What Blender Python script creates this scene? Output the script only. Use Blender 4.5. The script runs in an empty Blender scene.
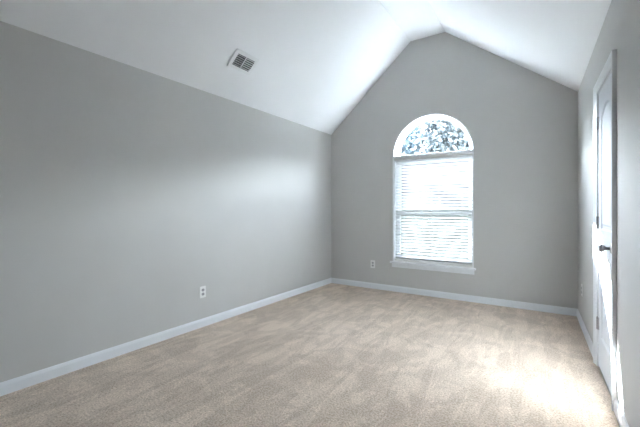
import bpy, bmesh, math, random
from mathutils import Vector, Matrix

scene = bpy.context.scene
col = scene.collection

# ------------------------------------------------------------------ camera
CAM_H = 1.19
cam_data = bpy.data.cameras.new('camera')
cam = bpy.data.objects.new('camera', cam_data)
col.objects.link(cam)
cam_data.sensor_width = 36.0
cam_data.lens = 36.0 * 342.0 / 640.0
cam_data.shift_y = -4.2 / 640.0
cam_data.clip_start = 0.02
cam.location = (0, 0, CAM_H)
cam.rotation_euler = (math.pi / 2, 0, math.atan(220.5 / 342.0))
scene.camera = cam

# ------------------------------------------------------------------ light
world = bpy.data.worlds.new('sky')
scene.world = world
world.use_nodes = True
wn = world.node_tree
wn.nodes.clear()
wo = wn.nodes.new('ShaderNodeOutputWorld')
wb = wn.nodes.new('ShaderNodeBackground')
ws = wn.nodes.new('ShaderNodeTexSky')
ws.sky_type = 'NISHITA'
ws.sun_disc = False
ws.sun_elevation = math.radians(32)
ws.sun_rotation = math.radians(-41.5)
ws.air_density = 1.3
ws.dust_density = 0.05
ws.ozone_density = 1.0
wb.inputs['Strength'].default_value = 0.85
wh = wn.nodes.new('ShaderNodeHueSaturation')
wh.inputs['Saturation'].default_value = 0.36
wn.links.new(ws.outputs[0], wh.inputs['Color'])
wn.links.new(wh.outputs[0], wb.inputs['Color'])
wn.links.new(wb.outputs[0], wo.inputs['Surface'])

sun_data = bpy.data.lights.new('sun', 'SUN')
sun_data.energy = 7.4
sun_data.angle = math.radians(0.8)
sun_data.color = (0.94, 0.975, 1.0)
sun = bpy.data.objects.new('sun', sun_data)
col.objects.link(sun)
sun.location = (-20, 30, 20)
sun.rotation_euler = Vector((1.0, -1.16, -0.97)).to_track_quat('-Z', 'Y').to_euler()

portal_data = bpy.data.lights.new('window_portal', 'AREA')
portal_data.shape = 'RECTANGLE'
portal_data.size = 1.2
portal_data.size_y = 2.2
portal_data.cycles.is_portal = True
portal = bpy.data.objects.new('window_portal', portal_data)
col.objects.link(portal)
portal.location = (-1.262, 4.98, 1.47)
portal.rotation_euler = (-math.pi / 2, 0, 0)

vs = scene.view_settings
vs.view_transform = 'Standard'
vs.look = 'None'
vs.exposure = 5.05
vs.gamma = 1.0
vs.use_curve_mapping = False

# ------------------------------------------------------------------ helpers
def mat(name, color, rough=0.5, metal=0.0, spec=0.5):
    m = bpy.data.materials.new(name)
    m.use_nodes = True
    b = m.node_tree.nodes['Principled BSDF']
    b.inputs['Base Color'].default_value = (*color, 1)
    b.inputs['Roughness'].default_value = rough
    b.inputs['Metallic'].default_value = metal
    b.inputs['Specular IOR Level'].default_value = spec
    return m


def add_noise(m, scale, amount, bump=0.0, dist=0.002, detail=3.0, stretch=(1, 1, 1)):
    """procedural variation of the base colour and a little bump"""
    nt = m.node_tree
    b = nt.nodes['Principled BSDF']
    base = tuple(b.inputs['Base Color'].default_value)
    tc = nt.nodes.new('ShaderNodeTexCoord')
    mp = nt.nodes.new('ShaderNodeMapping')
    mp.inputs['Scale'].default_value = stretch
    n = nt.nodes.new('ShaderNodeTexNoise')
    n.inputs['Scale'].default_value = scale
    n.inputs['Detail'].default_value = detail
    r = nt.nodes.new('ShaderNodeValToRGB')
    r.color_ramp.elements[0].position = 0.3
    r.color_ramp.elements[1].position = 0.7
    r.color_ramp.elements[0].color = tuple(c * (1 - amount) for c in base[:3]) + (1,)
    r.color_ramp.elements[1].color = tuple(min(1, c * (1 + amount)) for c in base[:3]) + (1,)
    nt.links.new(tc.outputs['Object'], mp.inputs['Vector'])
    nt.links.new(mp.outputs[0], n.inputs['Vector'])
    nt.links.new(n.outputs['Fac'], r.inputs['Fac'])
    nt.links.new(r.outputs['Color'], b.inputs['Base Color'])
    if bump:
        bp = nt.nodes.new('ShaderNodeBump')
        bp.inputs['Strength'].default_value = bump
        bp.inputs['Distance'].default_value = dist
        nt.links.new(n.outputs['Fac'], bp.inputs['Height'])
        nt.links.new(bp.outputs[0], b.inputs['Normal'])
    return m


def link(name, bm, m, parent=None, loc=(0, 0, 0), rotz=0.0, smooth=False, bevel=0.0):
    bmesh.ops.recalc_face_normals(bm, faces=bm.faces[:])
    me = bpy.data.meshes.new(name)
    bm.to_mesh(me)
    bm.free()
    if smooth:
        for p in me.polygons:
            p.use_smooth = True
    me.materials.append(m)
    o = bpy.data.objects.new(name, me)
    col.objects.link(o)
    o.location = loc
    o.rotation_euler = (0, 0, rotz)
    if parent:
        o.parent = parent
    if bevel:
        md = o.modifiers.new('bevel', 'BEVEL')
        md.width = bevel
        md.segments = 2
        md.limit_method = 'ANGLE'
    return o


def empty(name, loc, rotz=0.0):
    o = bpy.data.objects.new(name, None)
    o.empty_display_size = 0.1
    col.objects.link(o)
    o.location = loc
    o.rotation_euler = (0, 0, rotz)
    return o


def tag(o, label=None, cat=None, group=None, kind=None):
    if label: o['label'] = label
    if cat: o['category'] = cat
    if group: o['group'] = group
    if kind: o['kind'] = kind
    return o


def box(bm, x0, x1, y0, y1, z0, z1, M=None):
    r = bmesh.ops.create_cube(bm, size=1.0)
    mt = Matrix.Translation(((x0 + x1) / 2, (y0 + y1) / 2, (z0 + z1) / 2)) @ Matrix.Diagonal((x1 - x0, y1 - y0, z1 - z0, 1))
    if M is not None:
        mt = M @ mt
    bmesh.ops.transform(bm, matrix=mt, verts=r['verts'])
    return r['verts']


def cyl(bm, p0, p1, r0, r1=None, seg=16):
    p0, p1 = Vector(p0), Vector(p1)
    r1 = r0 if r1 is None else r1
    d = p1 - p0
    q = d.to_track_quat('Z', 'Y').to_matrix().to_4x4()
    bmesh.ops.create_cone(bm, cap_ends=True, segments=seg, radius1=r0, radius2=r1, depth=d.length,
                          matrix=Matrix.Translation((p0 + p1) / 2) @ q)


def lathe(bm, prof, axis='X', origin=(0, 0, 0), seg=24):
    """prof: list of (distance along axis, radius)"""
    rings = []
    for d, r in prof:
        ring = []
        for k in range(seg):
            t = 2 * math.pi * k / seg
            if axis == 'X':
                v = (origin[0] + d, origin[1] + r * math.cos(t), origin[2] + r * math.sin(t))
            elif axis == 'Y':
                v = (origin[0] + r * math.cos(t), origin[1] + d, origin[2] + r * math.sin(t))
            else:
                v = (origin[0] + r * math.cos(t), origin[1] + r * math.sin(t), origin[2] + d)
            ring.append(bm.verts.new(v))
        rings.append(ring)
    for a, b in zip(rings, rings[1:]):
        for k in range(seg):
            bm.faces.new((a[k], a[(k + 1) % seg], b[(k + 1) % seg], b[k]))
    bm.faces.new(rings[0])
    bm.faces.new(rings[-1])


def plate(outer, holes, t0, t1, plane):
    """polygon with holes (2-D loops) given a thickness; plane 'XZ' or 'YZ' ; t0,t1 along the third axis"""
    bm = bmesh.new()
    def P(u, v, t):
        return (u, t, v) if plane == 'XZ' else (t, u, v)
    edges = []
    loops = []
    for lp in [outer] + holes:
        vsx = [bm.verts.new(P(u, v, t0)) for u, v in lp]
        es = [bm.edges.new((vsx[i], vsx[(i + 1) % len(vsx)])) for i in range(len(vsx))]
        edges += es
        loops.append(lp)
    bmesh.ops.triangle_fill(bm, use_beauty=True, use_dissolve=False, edges=edges)
    geom = bm.faces[:]
    r = bmesh.ops.extrude_face_region(bm, geom=geom)
    nv = [g for g in r['geom'] if isinstance(g, bmesh.types.BMVert)]
    d = t1 - t0
    bmesh.ops.translate(bm, vec=(0, d, 0) if plane == 'XZ' else (d, 0, 0), verts=nv)
    return bm


def sweep(bm, path, profile, closed=False):
    """path: list of (point, normal_in_plane, binormal); profile: (a, b) offsets along them"""
    rings = []
    for p, n, b in path:
        rings.append([bm.verts.new(Vector(p) + Vector(n) * u + Vector(b) * v) for u, v in profile])
    m = len(profile)
    prs = list(zip(rings, rings[1:]))
    if closed:
        prs.append((rings[-1], rings[0]))
    for A, B in prs:
        for k in range(m):
            bm.faces.new((A[k], A[(k + 1) % m], B[(k + 1) % m], B[k]))
    if not closed:
        bm.faces.new(rings[0])
        bm.faces.new(rings[-1])

# ------------------------------------------------------------------ materials
M_wall = add_noise(mat('wall_paint', (0.575, 0.57, 0.55), 0.75, spec=0.2), 3.0, 0.012, 0.05, 0.001)
M_ceil = add_noise(mat('ceiling_paint', (0.86, 0.87, 0.88), 0.75, spec=0.2), 3.0, 0.008)
M_trim = mat('white_trim_paint', (0.80, 0.82, 0.84), 0.32)
M_door = mat('white_door_paint', (0.78, 0.81, 0.85), 0.6, spec=0.25)
M_vinyl = mat('white_vinyl', (0.80, 0.81, 0.82), 0.4)
M_plastic = mat('white_plastic', (0.82, 0.82, 0.80), 0.35)
M_dark = mat('dark_slot', (0.03, 0.03, 0.03), 0.7)
M_vent = mat('white_enamel', (0.82, 0.83, 0.83), 0.4)
M_duct = mat('duct_shade', (0.10, 0.10, 0.10), 0.7, 0.2)
M_metal = mat('brushed_nickel', (0.42, 0.41, 0.41), 0.36, 1.0)
M_cord = mat('white_cord', (0.75, 0.75, 0.73), 0.8)

# carpet
M_carpet = bpy.data.materials.new('beige_carpet')
M_carpet.use_nodes = True
nt = M_carpet.node_tree
b = nt.nodes['Principled BSDF']
b.inputs['Roughness'].default_value = 0.95
b.inputs['Specular IOR Level'].default_value = 0.1
b.inputs['Sheen Weight'].default_value = 0.25
b.inputs['Sheen Roughness'].default_value = 0.6
tc = nt.nodes.new('ShaderNodeTexCoord')


def noise(scale, detail, stretch=(1, 1, 1), rot=0.0, rough=0.6, dist=0.0):
    mp = nt.nodes.new('ShaderNodeMapping')
    mp.inputs['Scale'].default_value = stretch
    mp.inputs['Rotation'].default_value = (0, 0, rot)
    n = nt.nodes.new('ShaderNodeTexNoise')
    n.inputs['Scale'].default_value = scale
    n.inputs['Detail'].default_value = detail
    n.inputs['Roughness'].default_value = rough
    n.inputs['Distortion'].default_value = dist
    nt.links.new(tc.outputs['Object'], mp.inputs['Vector'])
    nt.links.new(mp.outputs[0], n.inputs['Vector'])
    return n


def ramp(src, p0, p1, c0, c1):
    r = nt.nodes.new('ShaderNodeValToRGB')
    r.color_ramp.elements[0].position = p0
    r.color_ramp.elements[1].position = p1
    r.color_ramp.elements[0].color = (*c0, 1)
    r.color_ramp.elements[1].color = (*c1, 1)
    nt.links.new(src, r.inputs['Fac'])
    return r


def mult(a, c, fac=1.0):
    m = nt.nodes.new('ShaderNodeMix')
    m.data_type = 'RGBA'
    m.blend_type = 'MULTIPLY'
    m.inputs[0].default_value = fac
    nt.links.new(a, m.inputs[6])
    nt.links.new(c, m.inputs[7])
    return m.outputs[2]


tuft = noise(90.0, 3.0, rough=0.75)
tuft2 = noise(420.0, 1.0)
strokes = noise(3.2, 3.0, (2.4, 0.5, 1), math.radians(6), 0.6, 1.2)
patches = noise(3.5, 4.0, (1, 1, 1), 0.4, 0.6, 0.8)
c_t = ramp(tuft.outputs['Fac'], 0.33, 0.66, (0.47, 0.345, 0.24), (1.0, 0.84, 0.69))
c_t2 = ramp(tuft2.outputs['Fac'], 0.3, 0.7, (0.82, 0.81, 0.80), (1, 1, 1))
c_s = ramp(strokes.outputs['Fac'], 0.46, 0.54, (0.86, 0.845, 0.83), (1, 1, 1))
c_p = ramp(patches.outputs['Fac'], 0.46, 0.55, (0.86, 0.85, 0.84), (1, 1, 1))
cc = mult(mult(mult(c_t.outputs[0], c_t2.outputs[0]), c_s.outputs[0]), c_p.outputs[0])
nt.links.new(cc, b.inputs['Base Color'])
bp = nt.nodes.new('ShaderNodeBump')
bp.inputs['Strength'].default_value = 0.8
bp.inputs['Distance'].default_value = 0.006
nt.links.new(tuft.outputs['Fac'], bp.inputs['Height'])
nt.links.new(bp.outputs[0], b.inputs['Normal'])

# translucent blind slats
M_slat = bpy.data.materials.new('white_blind_slat')
M_slat.use_nodes = True
st = M_slat.node_tree
sb = st.nodes['Principled BSDF']
sb.inputs['Base Color'].default_value = (0.78, 0.79, 0.79, 1)
sb.inputs['Roughness'].default_value = 0.4
tr = st.nodes.new('ShaderNodeBsdfTranslucent')
tr.inputs['Color'].default_value = (0.85, 0.87, 0.88, 1)
mx = st.nodes.new('ShaderNodeMixShader')
mx.inputs[0].default_value = 0.03
st.links.new(sb.outputs[0], mx.inputs[1])
st.links.new(tr.outputs[0], mx.inputs[2])
st.links.new(mx.outputs[0], st.nodes['Material Output'].inputs['Surface'])

# window glass
M_glass = bpy.data.materials.new('window_glass')
M_glass.use_nodes = True
gt = M_glass.node_tree
gt.nodes.remove(gt.nodes['Principled BSDF'])
tp = gt.nodes.new('ShaderNodeBsdfTransparent')
tp.inputs['Color'].default_value = (0.93, 0.95, 0.96, 1)
gl = gt.nodes.new('ShaderNodeBsdfGlossy')
gl.inputs['Roughness'].default_value = 0.02
gm = gt.nodes.new('ShaderNodeMixShader')
gm.inputs[0].default_value = 0.04
gt.links.new(tp.outputs[0], gm.inputs[1])
gt.links.new(gl.outputs[0], gm.inputs[2])
gt.links.new(gm.outputs[0], gt.nodes['Material Output'].inputs['Surface'])

# ------------------------------------------------------------------ room shell
YB = 4.753                    # inner face of the window wall
YR = -1.5                     # wall behind the camera
XL, XR = -2.848, 0.349        # side walls where they meet the window wall
SK = 0.0128                   # the side walls open slightly towards the camera
TH = 0.16
ZL, ZR, ZT = 2.395, 2.497, 3.562
X1, X2 = -1.544, -1.074
def xl(y): return XL - (YB - y) * SK
def xr(y): return XR + (YB - y) * SK
L = YB - YR

# floor
bm = bmesh.new()
box(bm, xl(YR) - 0.2, xr(YR) + 0.2, YR - 0.2, YB + 0.0, -0.12, 0.0)
tag(link('floor', bm, M_carpet), kind='structure')

# ceiling: left slope, flat strip, right slope; one folded slab
bm = bmesh.new()
def ceil_section(y):
    a, c = xl(y), xr(y)
    lo = [(a - 0.16, ZL - 0.16 * (ZT - ZL) / (X1 - XL)), (a, ZL), (X1, ZT), (X2, ZT), (c, ZR), (c + 0.16, ZR - 0.16 * (ZT - ZR) / (XR - X2))]
    hi = [(a - 0.16, lo[0][1] + 0.2), (X1, ZT + 0.2), (X2, ZT + 0.2), (c + 0.16, lo[-1][1] + 0.2)]
    return lo + hi[::-1]
A = [bm.verts.new((x, YB + 0.02, z)) for x, z in ceil_section(YB)]
B = [bm.verts.new((x, YR - TH, z)) for x, z in ceil_section(YR)]
n = len(A)
for k in range(n):
    bm.faces.new((A[k], A[(k + 1) % n], B[(k + 1) % n], B[k]))
bm.faces.new(A); bm.faces.new(B[::-1])
tag(link('ceiling', bm, M_ceil), kind='structure')

# side walls, built along their own length and turned by the small skew
bm = bmesh.new()
box(bm, -TH, 0, -L, 0, -0.1, ZL + 0.02)
tag(link('wall_left', bm, M_wall, loc=(XL, YB, 0), rotz=-math.atan(SK)), kind='structure')

# door opening is a recess in the right wall (local: y = 0 at the window wall, negative towards the camera)
DY0, DY1 = -(YB - 3.322), -(YB - 2.698)       # far / near side of the opening
DZ = 2.065
bm = plate([(-L, -0.1), (0.0, -0.1), (0.0, ZR + 0.02), (-L, ZR + 0.02)],
           [[(DY1, 0.0), (DY0, 0.0), (DY0, DZ), (DY1, DZ)]], 0.0, 0.09, 'YZ')
box(bm, 0.0902, TH, -L, 0, -0.1, ZR + 0.02)
tag(link('wall_right', bm, M_wall, loc=(XR, YB, 0), rotz=math.atan(SK)), kind='structure')

# window wall with the arched opening
WX0, WX1 = -1.802, -0.722
WC = (WX0 + WX1) / 2
WR = (WX1 - WX0) / 2
WZ0, WZS = 0.425, 1.952
def arch(r, zs, z0, seg=40, cx=WC, close=True):
    pts = [(cx - r, z0), (cx + r, z0)] if close else []
    for k in range(seg + 1):
        t = math.pi * k / seg
        pts.append((cx + r * math.cos(t), zs + (r + 0.0) * math.sin(t)))
    return pts
outer = [(XL - TH, -0.1), (XR + TH, -0.1), (XR + TH, ZR - 0.05), (XR, ZR + 0.01), (X2, ZT + 0.01), (X1, ZT + 0.01), (XL, ZL + 0.01), (XL - TH, ZL - 0.08)]
bm = plate(outer, [arch(WR, WZS, WZ0)], YB, YB + TH, 'XZ')
tag(link('wall_back', bm, M_wall), kind='structure')

# wall behind the camera
a, c = xl(YR), xr(YR)
bm = plate([(a - TH, -0.1), (c + TH, -0.1), (c + TH, ZR - 0.05), (c, ZR + 0.01), (X2, ZT + 0.01), (X1, ZT + 0.01), (a, ZL + 0.01), (a - TH, ZL - 0.08)], [], YR - TH, YR, 'XZ')
tag(link('wall_rear', bm, M_wall), kind='structure')

# baseboards with an eased top
BP = [(0, 0), (0.013, 0), (0.013, 0.062), (0.010, 0.070), (0.008, 0.078), (0.004, 0.083), (0, 0.083)]
def baseboard(name, p0, p1, inward):
    bm = bmesh.new()
    sweep(bm, [((*p0, 0), inward, (0, 0, 1)), ((*p1, 0), inward, (0, 0, 1))], BP)
    return bm
bmb = baseboard('baseboard_left', (0, 0), (0, -L), (1, 0, 0))
tag(link('baseboard_left', bmb, M_trim, loc=(XL, YB, 0), rotz=-math.atan(SK)), kind='structure')
bmb = baseboard('baseboard_back', (XL, YB), (XR, YB), (0, -1, 0))
tag(link('baseboard_back', bmb, M_trim), kind='structure')
CW = 0.066
bmb = baseboard('b', (0, 0), (0, DY0 + CW), (-1, 0, 0))
sweep(bmb, [((0, DY1 - CW, 0), (-1, 0, 0), (0, 0, 1)), ((0, -L, 0), (-1, 0, 0), (0, 0, 1))], BP)
tag(link('baseboard_right', bmb, M_trim, loc=(XR, YB, 0), rotz=math.atan(SK)), kind='structure')
bmb = baseboard('b', (a, YR), (c, YR), (0, 1, 0))
tag(link('baseboard_rear', bmb, M_trim), kind='structure')

# ------------------------------------------------------------------ door in the right wall
door = tag(empty('door_1', (XR, YB, 0), math.atan(SK)), 'white closet door with arched top panel in the right wall', 'door', kind='structure')
# jamb
bm = bmesh.new()
J = 0.006
box(bm, 0.0, 0.0895, DY1, DY1 + J, 0, DZ)
box(bm, 0.0, 0.0895, DY0 - J, DY0, 0, DZ)
box(bm, 0.0, 0.0895, DY1 + J, DY0 - J, DZ - J, DZ)
box(bm, 0.040, 0.055, DY1 + J, DY1 + J + 0.012, 0, DZ - J)
box(bm, 0.040, 0.055, DY0 - J - 0.012, DY0 - J, 0, DZ - J)
link('jamb', bm, M_trim, door)
# casing: colonial profile, thin inside and thick outside, mitred corners
bm = bmesh.new()
CP = [(0.0, 0.0), (0.0, 0.008), (0.012, 0.011), (0.030, 0.012), (0.040, 0.016), (0.056, 0.022), (CW - 0.002, 0.022), (CW, 0.020), (CW, 0.0)]
cp = []
s = 1.0
pts = [((0, DY1, 0.0), (0, -1, 0)), ((0, DY1, DZ), (0, -1, 1)), ((0, DY0, DZ), (0, 1, 1)), ((0, DY0, 0.0), (0, 1, 0))]
sweep(bm, [(p, nrm, (-1, 0, 0)) for p, nrm in pts], CP)
link('casing', bm, M_trim, door)
# leaf with two moulded panels, the upper one arched
LY0, LY1 = DY1 + 0.009, DY0 - 0.009      # near, far
LZ0, LZ1 = 0.014, DZ - 0.009
st_w = 0.098
PY0, PY1 = LY0 + st_w, LY1 - st_w
def panel_loop(y0, y1, z0, z1, rise, inset=0.0, seg=16):
    y0 += inset; y1 -= inset; z0 += inset
    lp = [(y0, z0), (y1, z0)]
    if rise:
        for k in range(seg + 1):
            t = k / seg
            y = y1 + (y0 - y1) * t
            lp.append((y, z1 - inset + rise * math.sin(math.pi * t) ** 0.9 if 0 < t < 1 else z1 - inset))
    else:
        lp += [(y1, z1 - inset), (y0, z1 - inset)]
    return lp
PAN = [(0.245, 0.845, 0.0), (1.04, 1.86, 0.065)]
bm = plate([(LY0, LZ0), (LY1, LZ0), (LY1, LZ1), (LY0, LZ1)], [panel_loop(PY0, PY1, z0, z1, r) for z0, z1, r in PAN], 0.002, 0.011, 'YZ')
box(bm, 0.0111, 0.037, LY0, LY1, LZ0, LZ1)
leaf = link('door_leaf', bm, M_door, door)
for z0, z1, r in PAN:
    bm = bmesh.new()
    # moulded slope down to the groove, then up to the raised field
    prof = [(0.0, 0.002), (0.006, 0.0045), (0.014, 0.0105), (0.030, 0.0105), (0.044, 0.0050), (0.050, 0.0045)]
    rings = []
    for ins, dx in prof:
        rings.append([bm.verts.new((dx, y, z)) for y, z in panel_loop(PY0, PY1, z0, z1, r, ins)])
    for A_, B_ in zip(rings, rings[1:]):
        for k in range(len(A_)):
            bm.faces.new((A_[k], A_[(k + 1) % len(A_)], B_[(k + 1) % len(A_)], B_[k]))
    bm.faces.new(rings[-1])
    link('door_panel', bm, M_door, leaf)
# hinges on the far side
for z in (0.33, 1.09, 1.84):
    bm = bmesh.new()
    for k in range(5):
        za = z - 0.045 + k * 0.0182
        cyl(bm, (-0.006, DY0 - 0.006, za), (-0.006, DY0 - 0.006, za + 0.0172), 0.0065, seg=14)
    cyl(bm, (-0.006, DY0 - 0.006, z + 0.046), (-0.006, DY0 - 0.006, z + 0.052), 0.005, 0.002, seg=12)
    cyl(bm, (-0.006, DY0 - 0.006, z - 0.051), (-0.006, DY0 - 0.006, z - 0.045), 0.002, 0.005, seg=12)
    box(bm, -0.0015, 0.0018, DY0 - 0.034, DY0 - 0.006, z - 0.045, z + 0.045)
    h = link('hinge', bm, M_metal, door, smooth=False)
    h['label'] = 'dark metal butt hinge'
# knob
KY, KZ = LY0 + 0.062, 0.945
bm = bmesh.new()
lathe(bm, [(0.002, 0.032), (-0.004, 0.032), (-0.008, 0.028), (-0.010, 0.016), (-0.012, 0.011)], 'X', (0, KY, KZ))
kr = link('knob_rose', bm, M_metal, door, smooth=True)
bm = bmesh.new()
lathe(bm, [(-0.010, 0.011), (-0.030, 0.010), (-0.036, 0.015), (-0.042, 0.024), (-0.050, 0.0285), (-0.058, 0.0275), (-0.064, 0.021), (-0.067, 0.010), (-0.0675, 0.003)], 'X', (0, KY, KZ))
kn = link('door_knob', bm, M_metal, door, smooth=True)
kn['label'] = 'brushed nickel round knob'

# ------------------------------------------------------------------ window
win = tag(empty('window_1', (WC, YB, WZ0)), 'arched white window with half round top in the gable wall', 'window', kind='structure')
def W(name, bm, m, par=win, **k):
    bmesh.ops.translate(bm, vec=(-WC, -YB, -WZ0), verts=bm.verts[:])
    return link(name, bm, m, par, **k)
# jamb liner: white return all round the opening, a hair proud of the wall
def ring_bm(r_out, z_out, r_in, z_in, y0, y1, zs=WZS):
    return plate(arch(r_out, zs, z_out), [arch(r_in, zs, z_in)], y0, y1, 'XZ')
bm = ring_bm(WR + 0.004, WZ0 - 0.0, WR - 0.012, WZ0 + 0.012, YB - 0.006, YB + 0.10)
W('jamb_liner', bm, M_trim)
# outer frame near the outside
bm = ring_bm(WR, WZ0, WR - 0.042, WZ0 + 0.04, YB + 0.085, YB + 0.155)
W('window_frame', bm, M_vinyl)
# bar between the half round light and the sashes
bm = bmesh.new()
box(bm, WX0 + 0.010, WX1 - 0.010, YB - 0.004, YB + 0.15, 1.924, 1.958)
W('transom_bar', bm, M_trim, bevel=0.003)
# half round light sash and glass
GY = YB + 0.115
def half(r, z):
    return [(WC + r * math.cos(math.pi * k / 40), z + r * math.sin(math.pi * k / 40)) for k in range(41)]
bm = plate(half(WR - 0.040, 1.951), [half(WR - 0.062, 1.968)], GY - 0.015, GY + 0.02, 'XZ')
arch_sash = W('arch_sash', bm, M_vinyl)
bm = plate(half(WR - 0.060, 1.966), [], GY, GY + 0.004, 'XZ')
W('pane', bm, M_glass, win)
# two sashes
def sash(z0, z1, y, rb=0.05, rt=0.04):
    x0, x1 = WX0 + 0.040, WX1 - 0.040
    bm = plate([(x0, z0), (x1, z0), (x1, z1), (x0, z1)], [[(x0 + .035, z0 + rb), (x1 - .035, z0 + rb), (x1 - .035, z1 - rt), (x0 + .035, z1 - rt)]], y - .015, y + .015, 'XZ')
    s_ = W('sash', bm, M_vinyl)
    bm = plate([(x0 + .033, z0 + rb - .002), (x1 - .033, z0 + rb - .002), (x1 - .033, z1 - rt + .002), (x0 + .033, z1 - rt + .002)], [], y - .002, y + .002, 'XZ')
    W('pane', bm, M_glass, win)
    return s_
sash(WZ0 + 0.040, 1.175, YB + 0.105)
sash(1.115, 1.911, YB + 0.137, rb=0.06)
# added sheet outside the two sashes, dims the light so slats stay readable
M_screen = bpy.data.materials.new('dimming_screen')
M_screen.use_nodes = True
qt = M_screen.node_tree
qb = qt.nodes['Principled BSDF']
qb.inputs['Base Color'].default_value = (0.02, 0.02, 0.02, 1)
qb.inputs['Roughness'].default_value = 0.8
qp = qt.nodes.new('ShaderNodeBsdfTransparent')
qm = qt.nodes.new('ShaderNodeMixShader')
qm.inputs[0].default_value = 0.88
qt.links.new(qp.outputs[0], qm.inputs[1])
qt.links.new(qb.outputs[0], qm.inputs[2])
qt.links.new(qm.outputs[0], qt.nodes['Material Output'].inputs['Surface'])
bm = bmesh.new()
vs_ = [bm.verts.new(v) for v in ((WX0 + 0.02, YB + 0.156, WZ0 + 0.02), (WX1 - 0.02, YB + 0.156, WZ0 + 0.02), (WX1 - 0.02, YB + 0.156, 1.93), (WX0 + 0.02, YB + 0.156, 1.93))]
bm.faces.new(vs_)
W('dimming_screen', bm, M_screen)
# stool and apron
bm = bmesh.new()
box(bm, WX0 - 0.035, WX1 + 0.030, YB - 0.045, YB - 0.0005, WZ0 - 0.012, WZ0 + 0.014)
box(bm, WX0 + 0.013, WX1 - 0.013, YB - 0.002, YB + 0.09, WZ0 + 0.0005, WZ0 + 0.014)
W('stool', bm, M_trim, bevel=0.005)
bm = bmesh.new()
sweep(bm, [((WX0 - 0.012, YB, WZ0 - 0.072), (0, -1, 0), (0, 0, 1)), ((WX1 + 0.010, YB, WZ0 - 0.072), (0, -1, 0), (0, 0, 1))],
      [(0, 0), (0.010, 0), (0.013, 0.008), (0.014, 0.03), (0.018, 0.045), (0.018, 0.060), (0, 0.060)])
W('apron', bm, M_trim)

# ------------------------------------------------------------------ blind
BX0, BX1 = WX0 + 0.018, WX1 - 0.018
BY = YB + 0.045
BZT = 1.9235
blind = tag(empty('window_blind', (WC, BY, WZ0 + 0.014)), 'white horizontal slat blind hanging inside the arched window', 'blind')
def Bp(name, bm, m, par=blind, **k):
    bmesh.ops.translate(bm, vec=(-WC, -BY, -(WZ0 + 0.014)), verts=bm.verts[:])
    return link(name, bm, m, par, **k)
bm = bmesh.new()
box(bm, BX0, BX1, BY - 0.022, BY + 0.022, BZT - 0.026, BZT)
Bp('headrail', bm, M_plastic, bevel=0.002)
PITCH = 0.0423
ZB = 0.470
TILT = math.radians(33)        # room-side edge up
nsl = int((BZT - 0.042 - ZB - 0.012) / PITCH) + 1
cords = (BX0 + 0.13, (BX0 + BX1) / 2, BX1 - 0.13)
random.seed(4)
for i in range(nsl):
    z = BZT - 0.042 - i * PITCH
    bm = bmesh.new()
    w, t = 0.025, 0.0014
    rings = []
    for x in (BX0, BX1):
        ring = []
        for k in range(7):
            u = -w + 2 * w * k / 6
            ring.append((x, u, 0.0022 * (1 - (u / w) ** 2) + t))
        for k in range(6, -1, -1):
            u = -w + 2 * w * k / 6
            ring.append((x, u, 0.0022 * (1 - (u / w) ** 2) - t))
        rings.append([bm.verts.new(v) for v in ring])
    m = len(rings[0])
    for k in range(m):
        bm.faces.new((rings[0][k], rings[0][(k + 1) % m], rings[1][(k + 1) % m], rings[1][k]))
    bm.faces.new(rings[0]); bm.faces.new(rings[1])
    ti = TILT + random.uniform(-0.03, 0.03)
    # local -y is the room side: raise it
    bmesh.ops.rotate(bm, cent=(0, 0, 0), matrix=Matrix.Rotation(-ti, 3, 'X'), verts=bm.verts[:])
    bmesh.ops.translate(bm, vec=(0, BY, z), verts=bm.verts[:])
    Bp('slat', bm, M_slat)
bm = bmesh.new()
box(bm, BX0, BX1, BY - 0.025, BY + 0.025, ZB - 0.0295, ZB)
Bp('bottom_rail', bm, M_plastic, bevel=0.003)
for x in cords:
    bm = bmesh.new()
    for yy in (BY - 0.0275, BY + 0.0275):
        cyl(bm, (x, yy, ZB - 0.01), (x, yy, BZT - 0.04), 0.0009, seg=6)
    for i in range(nsl):
        z = BZT - 0.046 - i * PITCH
        cyl(bm, (x, BY - 0.0275, z), (x, BY + 0.0275, z), 0.0006, seg=5)
    Bp('ladder_cord', bm, M_cord)
# pull cords with tassels
for x, zt in ((-1.155, 1.345), (-1.143, 1.30), (-1.16, 1.255)):
    bm = bmesh.new()
    cyl(bm, (x, BY - 0.034, zt + .03), (x, BY - 0.034, BZT - 0.025), 0.0009, seg=6)
    pc = Bp('pull_cord', bm, M_cord)
    bm = bmesh.new()
    lathe(bm, [(0, 0.007), (0.012, 0.0065), (0.026, 0.004), (0.034, 0.002)], 'Z', (x, BY - 0.034, zt), 12)
    Bp('tassel', bm, M_plastic, pc, smooth=True)

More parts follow.
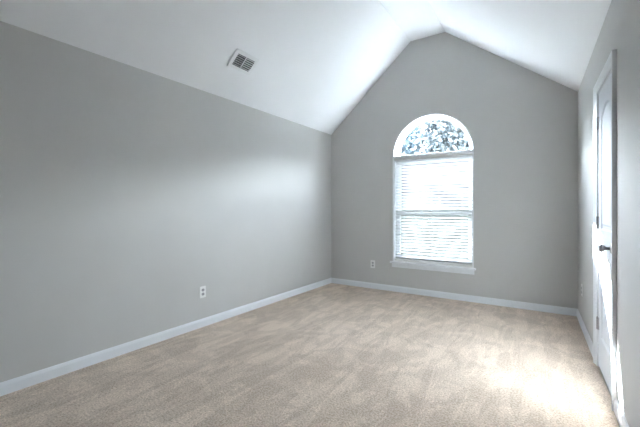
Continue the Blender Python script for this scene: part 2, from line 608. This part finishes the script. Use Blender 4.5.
# ------------------------------------------------------------------ wall outlets
def outlet(loc, rotz, label):
    """built facing local -Y, plate 70 x 115 mm"""
    r = tag(empty('wall_outlet', loc, rotz), label, 'outlet')
    bm = bmesh.new()
    box(bm, -0.036, 0.036, -0.006, 0.0, -0.058, 0.058)
    link('face_plate', bm, M_plastic, r, bevel=0.003)
    for s in (-1, 1):
        bm = bmesh.new()
        zc = s * 0.021
        pts = []
        for k in range(24):
            t = 2 * math.pi * k / 24
            pts.append((0.0170 * math.cos(t), max(-0.0135, min(0.0135, 0.0170 * math.sin(t))) + zc))
        vs_ = [bm.verts.new((x, -0.0075, z)) for x, z in pts]
        vb = [bm.verts.new((x, -0.0055, z)) for x, z in pts]
        bm.faces.new(vs_)
        bm.faces.new(vb)
        for k in range(24):
            bm.faces.new((vs_[k], vs_[(k + 1) % 24], vb[(k + 1) % 24], vb[k]))
        rc = link('receptacle', bm, M_recept, r)
        bm = bmesh.new()
        box(bm, -0.0075, -0.0050, -0.0080, -0.0070, zc - 0.001, zc + 0.008)
        box(bm, 0.0050, 0.0075, -0.0080, -0.0070, zc - 0.000, zc + 0.008)
        cyl(bm, (0, -0.0080, zc - 0.0070), (0, -0.0070, zc - 0.0070), 0.0028, seg=12)
        link('socket_slots', bm, M_dark, rc)
    bm = bmesh.new()
    cyl(bm, (0, -0.0075, 0), (0, -0.0055, 0), 0.0035, seg=14)
    link('screw', bm, M_metal, r)
    return r
M_recept = mat('receptacle_plastic', (0.42, 0.42, 0.42), 0.4)
outlet((xl(2.27), 2.27, 0.352), math.pi / 2 - math.atan(SK), 'white electrical outlet on the long left wall above its baseboard')
outlet((-2.118, YB, 0.366), 0.0, 'white electrical outlet below and left of the arched window')
outlet((xr(4.33), 4.33, 0.375), -math.pi / 2 + math.atan(SK), 'white electrical outlet on the right wall between the corner and the door')

# ------------------------------------------------------------------ ceiling register on the left slope
slope = math.atan2(ZT - ZL, X1 - XL)
vy = 2.491
du = 0.427
ux, uz = math.cos(slope), math.sin(slope)
vent = tag(empty('air_vent', (XL + ux * du, vy, ZL + uz * du)), 'white metal air vent with two louvered banks on the sloped ceiling', 'vent')
# local frame: x = up the slope, y = room depth, z = towards the attic (away from the room)
vent.rotation_euler = (0, -slope, 0)
def plate_xy(outer, holes, z0, z1):
    bm = plate(outer, holes, z0, z1, 'XZ')          # (u, t, v) -> (u, v, t)
    for v in bm.verts:
        v.co = Vector((v.co.x, v.co.z, v.co.y))
    return bm
VU, VV = 0.098, 0.153
def rect(u0, u1, v0, v1): return [(u0, v0), (u1, v0), (u1, v1), (u0, v1)]
bm = plate_xy(rect(-VU, VU, -VV, VV), [rect(-0.066, 0.060, -0.112, -0.006), rect(-0.066, 0.060, 0.006, 0.118)], -0.0085, -0.0045)
# turned-back rim
box(bm, -VU, -VU + 0.003, -VV, VV, -0.008, 0.0)
box(bm, VU - 0.003, VU, -VV, VV, -0.008, 0.0)
box(bm, -VU, VU, VV - 0.003, VV, -0.008, 0.0)
link('vent_frame', bm, M_vent, vent)
bm = bmesh.new()
box(bm, -0.080, 0.075, -0.130, 0.135, -0.0012, -0.0004)  # thin dark sheet, shade of the duct hollow put into its colour
link('duct_shade_sheet', bm, M_duct, vent)
for (v0, v1, tilt) in ((-0.112, -0.006, 1.10), (0.006, 0.118, 0.80)):
    for k in range(6):
        u = -0.066 + 0.126 * (k + 0.5) / 6
        bm = bmesh.new()
        box(bm, -0.0058 if tilt > 1 else -0.0085, 0.0058 if tilt > 1 else 0.0085, v0, v1, -0.0004, 0.0004)
        bmesh.ops.rotate(bm, cent=(0, 0, 0), matrix=Matrix.Rotation(tilt, 3, 'Y'), verts=bm.verts[:])
        bmesh.ops.translate(bm, vec=(u, 0, -0.0064), verts=bm.verts[:])
        link('louver', bm, M_vent, vent)
bm = bmesh.new()
box(bm, -0.060, -0.040, 0.100, 0.116, -0.020, -0.008)
link('damper_lever', bm, M_vent, vent, bevel=0.003)

# ------------------------------------------------------------------ outside
M_grass = add_noise(mat('lawn_grass', (0.18, 0.19, 0.185), 0.9, spec=0.1), 6.0, 0.25)
bm = bmesh.new()
box(bm, -150, 150, YB + 0.6, 300, -0.9, -0.6)
tag(link('ground', bm, M_grass), kind='structure')

M_bark = add_noise(mat('bark', (0.13, 0.11, 0.10), 0.9), 12.0, 0.3, stretch=(1, 1, 0.2))
def leaf_mat(name, c):
    m = add_noise(mat(name, c, 0.6, spec=0.3), 1.5, 0.3)
    return m
M_leaf = [leaf_mat('leaf_green', (0.016, 0.021, 0.022)), leaf_mat('leaf_blue_green', (0.015, 0.025, 0.033)), leaf_mat('leaf_grey_green', (0.018, 0.024, 0.028))]

def tree(x, y, hgt, rad, seed, m, label, dens=26000):
    rnd = random.Random(seed)
    r = tag(empty('tree', (x, y, -0.6)), label, 'tree', 'trees beyond the window')
    bm = bmesh.new()
    prev = Vector((0, 0, 0))
    for k in range(1, 7):
        p = Vector((rnd.uniform(-.06, .06) * k, rnd.uniform(-.06, .06) * k, hgt * 0.9 * k / 6))
        cyl(bm, prev, p, 0.13 * (1 - (k - 1) / 7), 0.13 * (1 - k / 7), 10)
        if k > 1:
            for _ in range(4):
                t = rnd.uniform(0, 6.28)
                q = p + Vector((math.cos(t) * rad * .8, math.sin(t) * rad * .8, rnd.uniform(.3, .9)))
                cyl(bm, p, q, 0.035, 0.008, 6)
        prev = p
    link('trunk', bm, M_bark, r)
    bm = bmesh.new()
    clumps = []
    for _ in range(60):
        zc = rnd.uniform(0.22, 0.95) * hgt
        k = rad * (0.95 - 0.75 * abs(zc / hgt - 0.5) * 1.3)
        t = rnd.uniform(0, 6.28)
        rr = k * math.sqrt(rnd.random())
        clumps.append(Vector((math.cos(t) * rr, math.sin(t) * rr, zc)))
    for _ in range(dens):
        c0 = rnd.choice(clumps)
        d = Vector([max(-1.5, min(1.5, rnd.gauss(0, 1))) for _k in range(3)]) * rad * 0.27
        p = c0 + d
        s_ = rnd.uniform(0.045, 0.10)
        a_ = Vector((rnd.gauss(0, 1), rnd.gauss(0, 1), rnd.gauss(0, 1))).normalized()
        b_ = a_.orthogonal().normalized()
        vs_ = [bm.verts.new(p + v) for v in (a_ * s_, b_ * s_ * .5, -a_ * s_, -b_ * s_ * .5)]
        bm.faces.new(vs_)
    link('foliage', bm, m, r)
    return r
TREES = [
    (-2.05, 10.3, 4.9, 0.95, 2, 'grey green tree standing nearest the right edge of the half round glass'),
    (-4.0, 13.4, 5.9, 1.15, 1, 'blue green tree in the middle of the half round glass'),
    (-6.4, 17.0, 6.6, 1.25, 0, 'dark green tree at the left side of the half round glass'),
    (0.9, 13.5, 5.2, 1.0, 2, 'grey green tree beyond the right side of the window'),
    (-2.3, 18.6, 7.6, 1.35, 1, 'tall blue green tree farther back between the nearer trees'),
    (-5.0, 23.5, 8.6, 1.6, 2, 'tall grey green tree farther back on the left'),
    (-9.2, 20.0, 6.4, 1.4, 0, 'dark green tree farthest to the left beyond the window'),
    (2.4, 19.5, 7.2, 1.5, 1, 'tall blue green tree farther back on the right')]
for i, (x, y, hgt, rad, mi, lb) in enumerate(TREES):
    tree(x, y, hgt, rad, 10 + i, M_leaf[mi], lb)

# clipped hedge added across the garden to darken the gaps of the blind
M_hedge = leaf_mat('hedge_green', (0.05, 0.065, 0.05))
rnd = random.Random(77)
bm = bmesh.new()
HX0, HX1, HY, HW, HT = -6.5, 2.5, 7.6, 0.35, 1.15
box(bm, HX0 + .06, HX1 - .06, HY - HW + .06, HY + HW - .06, -0.6, HT - .06)
for _ in range(9000):
    f_ = rnd.random()
    x = rnd.uniform(HX0, HX1)
    if f_ < 0.7:
        p = Vector((x, HY + rnd.choice((-1, 1)) * HW + rnd.gauss(0, .02), rnd.uniform(-0.55, HT)))
    else:
        p = Vector((x, HY + rnd.uniform(-HW, HW), HT + rnd.gauss(0, .02)))
    s_ = rnd.uniform(0.03, 0.06)
    a_ = Vector((rnd.gauss(0, 1), rnd.gauss(0, 1), rnd.gauss(0, 1))).normalized()
    b_ = a_.orthogonal().normalized()
    bm.faces.new([bm.verts.new(p + v) for v in (a_ * s_, b_ * s_ * .5, -a_ * s_, -b_ * s_ * .5)])
bmesh.ops.translate(bm, vec=(2.0, -HY, 0.6), verts=bm.verts[:])
tag(link('hedge', bm, M_hedge, loc=(-2.0, HY, -0.6)), 'dark clipped hedge added to darken the gaps of the blind', 'hedge')

# wooded belt added to block the bright horizon, also closing the view
from mathutils import noise as mnoise
M_wood = leaf_mat('woodland_foliage', (0.034, 0.046, 0.054))
bm = bmesh.new()
NX, NP = 300, 22
rows = []
for i in range(NX + 1):
    th = math.radians(-78 + 156 * i / NX)
    row = []
    for k in range(NP + 1):
        t = math.pi * k / NP
        rr = 46 - 5.0 * math.cos(t)
        hz = 12.0 * math.sin(t) ** 0.6 if 0 < t < math.pi else 0
        p = Vector((math.sin(th) * rr, math.cos(th) * rr, hz))
        nz = mnoise.noise(p * 0.22) * 2.6 + mnoise.noise(p * 0.7) * 1.3 + mnoise.noise(p * 1.9) * 0.5
        q = p + Vector((math.sin(th) * -math.cos(t), math.cos(th) * -math.cos(t), math.sin(t))) * nz * (0.2 if k in (0, NP) else 1)
        q.z = max(q.z, 0.0)
        row.append(bm.verts.new(q))
    rows.append(row)
for A_, B_ in zip(rows, rows[1:]):
    for k in range(NP):
        bm.faces.new((A_[k], A_[k + 1], B_[k + 1], B_[k]))
tag(link('added_treeline', bm, M_wood, loc=(-1.2, 5.0, -0.62)), kind='structure')
